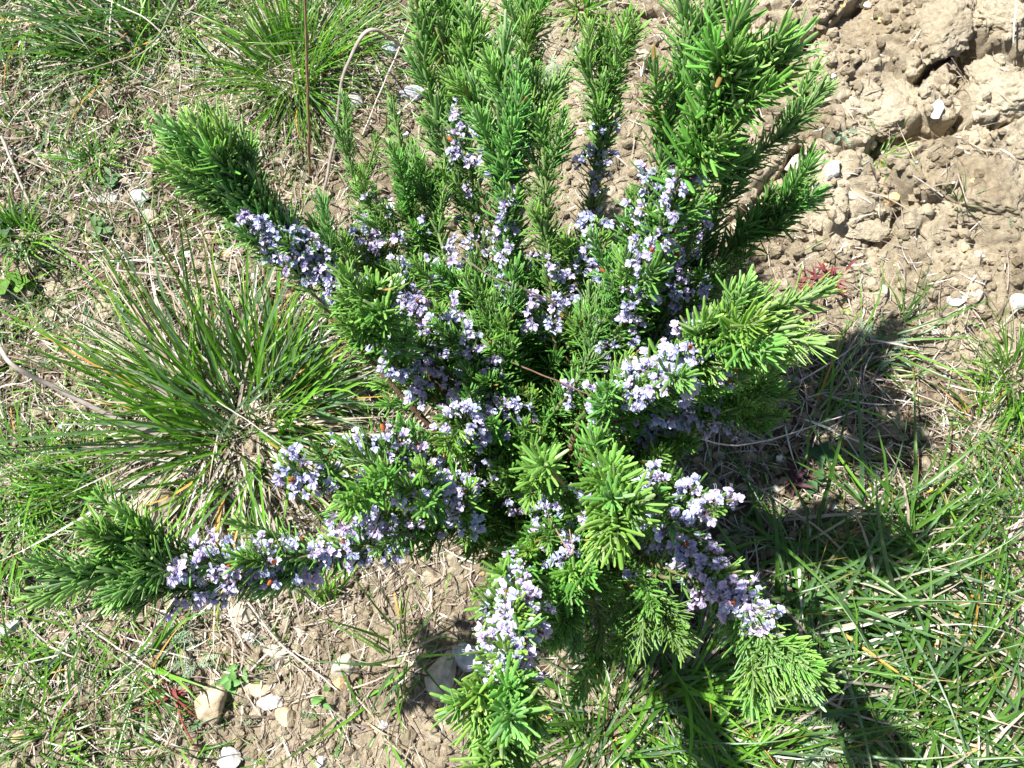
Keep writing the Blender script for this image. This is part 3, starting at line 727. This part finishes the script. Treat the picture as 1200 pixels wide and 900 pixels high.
stalk([(363,207,.0),(361,110,.14),(357,-20,.30)], .0022, .0014, br, 'tall straight brown stalk rising past the top edge through the grass')
stalk([(374,255,.02),(392,160,.12),(402,90,.20),(428,38,.26),(455,42,.24),(482,66,.16)], .0022, .0034, gy, 'thick grey dry stalk bent over in a hook left of the upright sprigs', flat=.6)
stalk([(480,26,.10),(425,158,.02)], .0015, .0011, wh, 'thin straight pale stalk leaning right of the hooked one')
stalk([(-10,385,.14),(12,425,.15),(60,452,.12),(130,488,.08),(190,510,.05)], .0028, .0040, gy, 'wide dead grey leaf arching in from the left edge over the tussock', flat=.35)
stalk([(120,300,.08),(165,370,.10),(205,440,.07)], .0024, .0042, (.33, .26, .19), 'brown dead leaf standing in the middle of the tussock', flat=.4)
stalk([(125,316,.03),(200,325,.03),(280,340,.03)], .0018, .0014, gy, 'grey stick lying above the big tussock')
stalk([(2,160,.02),(35,240,.01)], .0026, .0018, gy, 'short thick stick at the left edge near the top', name='twig')
stalk([(118,-4,.05),(175,25,.06),(205,58,.03)], .0012, .0010, wh, 'thin white stalk crossing the upper left grass')
stalk([(210,-5,.14),(188,38,.10),(172,55,.08)], .0022, .0012, (.20, .26, .14), 'green grey stem leaning across the upper left grass')
stalk([(430,600,.04),(300,500,.06),(255,470,.07)], .0009, .0009, wh, 'fine pale stalk crossing the foot of the tussock')
stalk([(530,290,.37),(570,320,.40),(640,350,.40),(680,380,.37)], .0008, .0008, (.17, .13, .10), 'thin dry twig caught across the middle of the shrub', name='twig')
stalk([(600,425,.38),(700,465,.37),(790,492,.35)], .0008, .0007, (.20, .12, .08), 'thin reddish twig lying across the right half of the shrub', name='twig')
stalk([(930,362,.565),(952,366,.56),(975,358,.555)], .0016, .0022, (.22, .15, .12), 'withered brown shoot on the tip of the bright right arm', name='twig', flat=.5)
stalk([(925,370,.56),(945,358,.56),(970,366,.55)], .0022, .0012, (.34, .25, .2), 'curled withered leaf tip beside the brown shoot on the right arm', flat=.5)
stalk([(1118,562,.02),(1085,578,.02)], .0022, .0012, (.62, .42, .05), 'short yellow blade on the soil at the shadow edge', flat=.4)
stalk([(640,600,.40),(670,650,.42),(668,620,.42)], .0007, .0006, (.35, .24, .17), 'fine brown twig curling left of the bright central sprig', name='twig')
stalk([(800,510,.20),(880,520,.12),(1010,480,.03)], .0010, .0008, wh, 'long pale stalk crossing the shadow right of the shrub')
stalk([(290,705,.02),(330,755,.015),(395,808,.015)], .0016, .0010, wh, 'pale stalk lying diagonally among the stones at lower left')
stalk([(95,730,.02),(200,800,.02)], .0010, .0010, wh, 'pale stalk lying left of the red-stemmed weed')
stalk([(870,560,.01),(930,600,.015),(980,650,.01)], .0012, .0009, gy, 'grey twig on the shaded soil below the right arms', name='twig')
stalk([(1105,230,.01),(1070,205,.012)], .0014, .0008, wh, 'short bleached straw on the cracked soil')
stalk([(1130,90,.03),(1115,68,.04)], .0010, .0008, wh, 'tiny straw between the clods at the top right')
stalk([(1190,5,.05),(1188,50,.05)], .0016, .0010, wh, 'upright straw at the top right corner')

# ------------------------------------------------------------------ small weeds
def weed_base(px, py, name, lab, cat='weed', group='small weeds'):
    p = on(px, py, .003); o = empty(name, p); tag(o, lab, cat, group); return o, p
def leafplate(mb, base, az, el, L, W, c, lobes=0):
    """n ovate leaves with thickness-less but cupped blades"""
    n = len(base); m = 7; k = 5; t = np.linspace(0, 1, m); s = np.linspace(-1, 1, k)
    D = np.stack([np.cos(el)*np.cos(az), np.cos(el)*np.sin(az), np.sin(el)], -1); S = norm(np.cross(D, UP+0*D)); Nn = np.cross(S, D)
    w = np.sin(np.clip(t*1.05, 0, 1)**.7*math.pi)*.5+.03
    if lobes: w = w*(1+.3*np.sin(t*lobes*6.28))
    P = base[:, None, None]+D[:, None, None]*(L[:, None, None, None]*t[None, :, None, None])+S[:, None, None]*(W[:, None, None, None]*w[None, :, None, None]*s[None, None, :, None])
    P = P+Nn[:, None, None]*(W[:, None, None, None]*.25*w[None, :, None, None]*(s**2)[None, None, :, None]-L[:, None, None, None]*.25*(t**2)[None, :, None, None])
    mb.add(P.reshape(-1, 3), grid_faces(n, m, k, False), np.repeat(c, m*k, 0))
def feathery(px, py, n, size, lab, c=(.30, .39, .26)):
    root, p = weed_base(px, py, 'feathery_weed', lab)
    mb = MB(); c = np.array(c)
    for q in range(n):
        az = rng.uniform(0, 6.28); el = rng.uniform(.1, .9); L = size*rng.uniform(.6, 1.1)
        t = np.linspace(0, 1, 10); E = el-.9*t
        d = np.c_[np.cos(E)*math.cos(az), np.cos(E)*math.sin(az), np.sin(E)]
        pts = p+rng.normal(0, .006, 3)*[1, 1, 0]+np.cumsum(d*L/10, 0); pts[:, 2] = np.maximum(pts[:, 2], gz(pts)+.0015)
        cc = c*rng.uniform(.8, 1.2)
        add_tube(mb, pts, .0005, cc*.9, 4)
        i = np.repeat(np.arange(1, 10), 4); m = len(i); sgn = np.tile([1, -1, 1, -1], 9); jit = rng.normal(0, .3, m)
        add_blades(mb, pts[i], az+sgn*(.9+jit), rng.uniform(0, .8, m), L*.26*np.sin(t[i]*2.6+.35)*rng.uniform(.6, 1.1, m), np.full(m, .0013), rng.uniform(0, .6, m), np.tile(cc, (m, 1)), nseg=4)
    mb.build('feathery_leaves', M_weed, root, True, p)
feathery(1005,395,12,.045,'grey green feathery weed right of the bright right arm')
feathery(1040,415,9,.04,'second feathery weed just right of the larger grey green one')
feathery(1175,580,12,.05,'grey green feathery weed at the right edge in the grass')
feathery(1110,770,7,.045,'feathery weed buried in the long grass at lower right')
feathery(80,190,10,.03,'pale feathery weed left of the upper left sprig')
feathery(225,75,8,.04,'feathery weed in the grass below the top edge')
feathery(245,185,7,.03,'tiny feathery weed just right of the upper left sprig tip')
feathery(210,745,14,.04,'feathery weed under the flowering left branch')
feathery(235,770,9,.035,'feathery weed beside the red-stemmed weed')
feathery(280,590,10,.035,'feathery weed at the foot of the big tussock')
feathery(785,860,14,.05,'grey green feathery weed at the bottom right of the lowest sprig')
feathery(970,870,12,.05,'feathery weed at the bottom edge in the long grass')
feathery(640,90,10,.04,'feathery weed behind the upright sprigs',)
feathery(980,155,7,.03,'thin feathery weed on the bare soil beside the upper right sprig')
feathery(20,300,8,.03,'feathery weed at the left edge above the round leaves')
feathery(1190,260,6,.03,'grey feathery weed at the right edge on bare soil')
def leafy(px, py, n, size, ratio, c, lab, el=(.1, .7), name='leafy_weed', lobes=0, spread=.006, cat='weed'):
    root, p = weed_base(px, py, name, lab, cat); mb = MB()
    az = np.arange(n)*2.4+rng.normal(0, .3, n); b = p+np.c_[rng.normal(0, spread, (n, 2)), rng.uniform(.002, .012, n)]
    leafplate(mb, b, az, rng.uniform(*el, n), size*rng.uniform(.6, 1.1, n), size*ratio*rng.uniform(.8, 1.1, n), np.array(c)*rng.uniform(.75, 1.2, (n, 1)), lobes)
    mb.build('leaf_rosette', M_weed, root, True, p)
    return root, p
leafy(15,335,5,.028,.85,(.12,.26,.03),'bright round leaved weed at the left edge')
leafy(35,340,4,.018,.9,(.13,.28,.03),'second tiny round leaved weed beside the one at the left edge')
leafy(10,262,9,.03,.5,(.06,.13,.05),'dark crinkled weed at the left edge above the round leaves', lobes=3)
leafy(270,800,8,.018,.6,(.13,.30,.07),'small bright seedling right above the blocky tan stone')
leafy(280,785,5,.015,.6,(.13,.30,.07),'tiny seedling beside the bright seedling near the stones')
leafy(378,825,7,.014,.55,(.12,.28,.06),'tiny green seedling on the bare soil below the rounded stone')
leafy(120,270,12,.022,.45,(.14,.24,.10),'pale leafy weed left of the upper left sprig', lobes=2)
leafy(130,215,10,.022,.4,(.12,.22,.09),'lobed weed under the left side of the upper left sprig', lobes=3)
leafy(960,530,6,.028,.6,(.05,.13,.05),'dark leafy weed in the shadow right of the shrub')
leafy(950,568,6,.022,.6,(.07,.17,.05),'lighter leafy weed deep in the shadow')
leafy(968,332,26,.026,.16,(.22,.055,.055),'dark red spiky rosette on the soil below the right sprig', el=(.1,1.0), name='red_weed', spread=.012)
leafy(940,335,10,.02,.22,(.28,.13,.08),'small reddish rosette left of the dark red one', name='red_weed')
leafy(925,560,8,.03,.2,(.10,.03,.05),'purplish dead rosette in the shadow', name='red_weed')
r_, p_ = leafy(205,815,6,.020,.25,(.28,.06,.06),'weed with red stems spreading flat beside the blocky stone', name='red_stemmed_weed')
mb = MB()
for (x, y) in ((178,770),(232,880),(225,830),(180,830),(150,835),(245,850),(235,800),(170,800)):
    q = on(x, y, .012); m = (p_+q)/2+[0, 0, .012]; pts, _ = catmull([p_, m, q]); add_tube(mb, pts, np.linspace(.0018, .0007, len(pts)), np.array((.30, .07, .06))*rng.uniform(.7, 1.3), 5)
mb.build('red_stems', M_weed, r_, True, p_)
# little yellow flowers under the shrub
for x, y, z, lab in ((657,658,.20,'lower yellow flower glowing inside the shrub'),(650,668,.20,'yellow flower left of the other inside the shrub'),(648,652,.18,'small upper yellow flower inside the shrub')):
    p = at(x, y, z); root = empty('yellow_flower', p); tag(root, lab, 'flower', 'yellow flowers inside the shrub')
    mb = MB(); n = 9; leafplate(mb, np.tile(p, (n, 1)), np.arange(n)*.7, np.full(n, .35), np.full(n, .006), np.full(n, .004), np.tile((.75, .48, .03), (n, 1)))
    mb.build('petals', M_petal, root, True, p)
    g = gz(p[:2])[0]; mb = MB(); pts, _ = catmull([[p[0]+.02, p[1], g], [p[0]+.01, p[1], z*.6], p]); add_tube(mb, pts, .0007, (.12, .2, .05), 4); mb.build('stem', M_weed, root, True, p)

# ------------------------------------------------------------------ light, world, camera
az_s = math.atan2(.47, -1.0); el_s = R(58)          # direction towards the sun
sd_ = np.array([math.cos(el_s)*math.cos(az_s), math.cos(el_s)*math.sin(az_s), math.sin(el_s)])
from mathutils import Vector
l = bpy.data.lights.new('sun', 'SUN'); l.energy = 5.0; l.angle = R(.6); l.color = (1, .97, .93)
lo = bpy.data.objects.new('sun', l); col.objects.link(lo); lo.rotation_euler = Vector(sd_).to_track_quat('Z', 'Y').to_euler(); lo.location = tuple(sd_*5)
w = bpy.data.worlds.new('World'); sc.world = w; w.use_nodes = True; nt = w.node_tree
sky = nt.nodes.new('ShaderNodeTexSky'); sky.sky_type = 'NISHITA'; sky.sun_disc = False
sky.sun_elevation = el_s; sky.sun_rotation = math.atan2(sd_[0], sd_[1])
bg = nt.nodes['Background']; nt.links.new(sky.outputs[0], bg.inputs[0]); bg.inputs[1].default_value = .05
cd = bpy.data.cameras.new('camera'); cam = bpy.data.objects.new('camera', cd); col.objects.link(cam)
cam.location = (0, 0, H); cam.rotation_euler = (TH, 0, 0); cd.sensor_width = 36; cd.lens = 36*F/1200
cd.clip_start = .02; cd.clip_end = 500; sc.camera = cam
sc.view_settings.view_transform = 'Standard'; sc.view_settings.look = 'None'; sc.view_settings.gamma = 1; sc.view_settings.exposure = 1.1
sc.cycles.max_bounces = 8
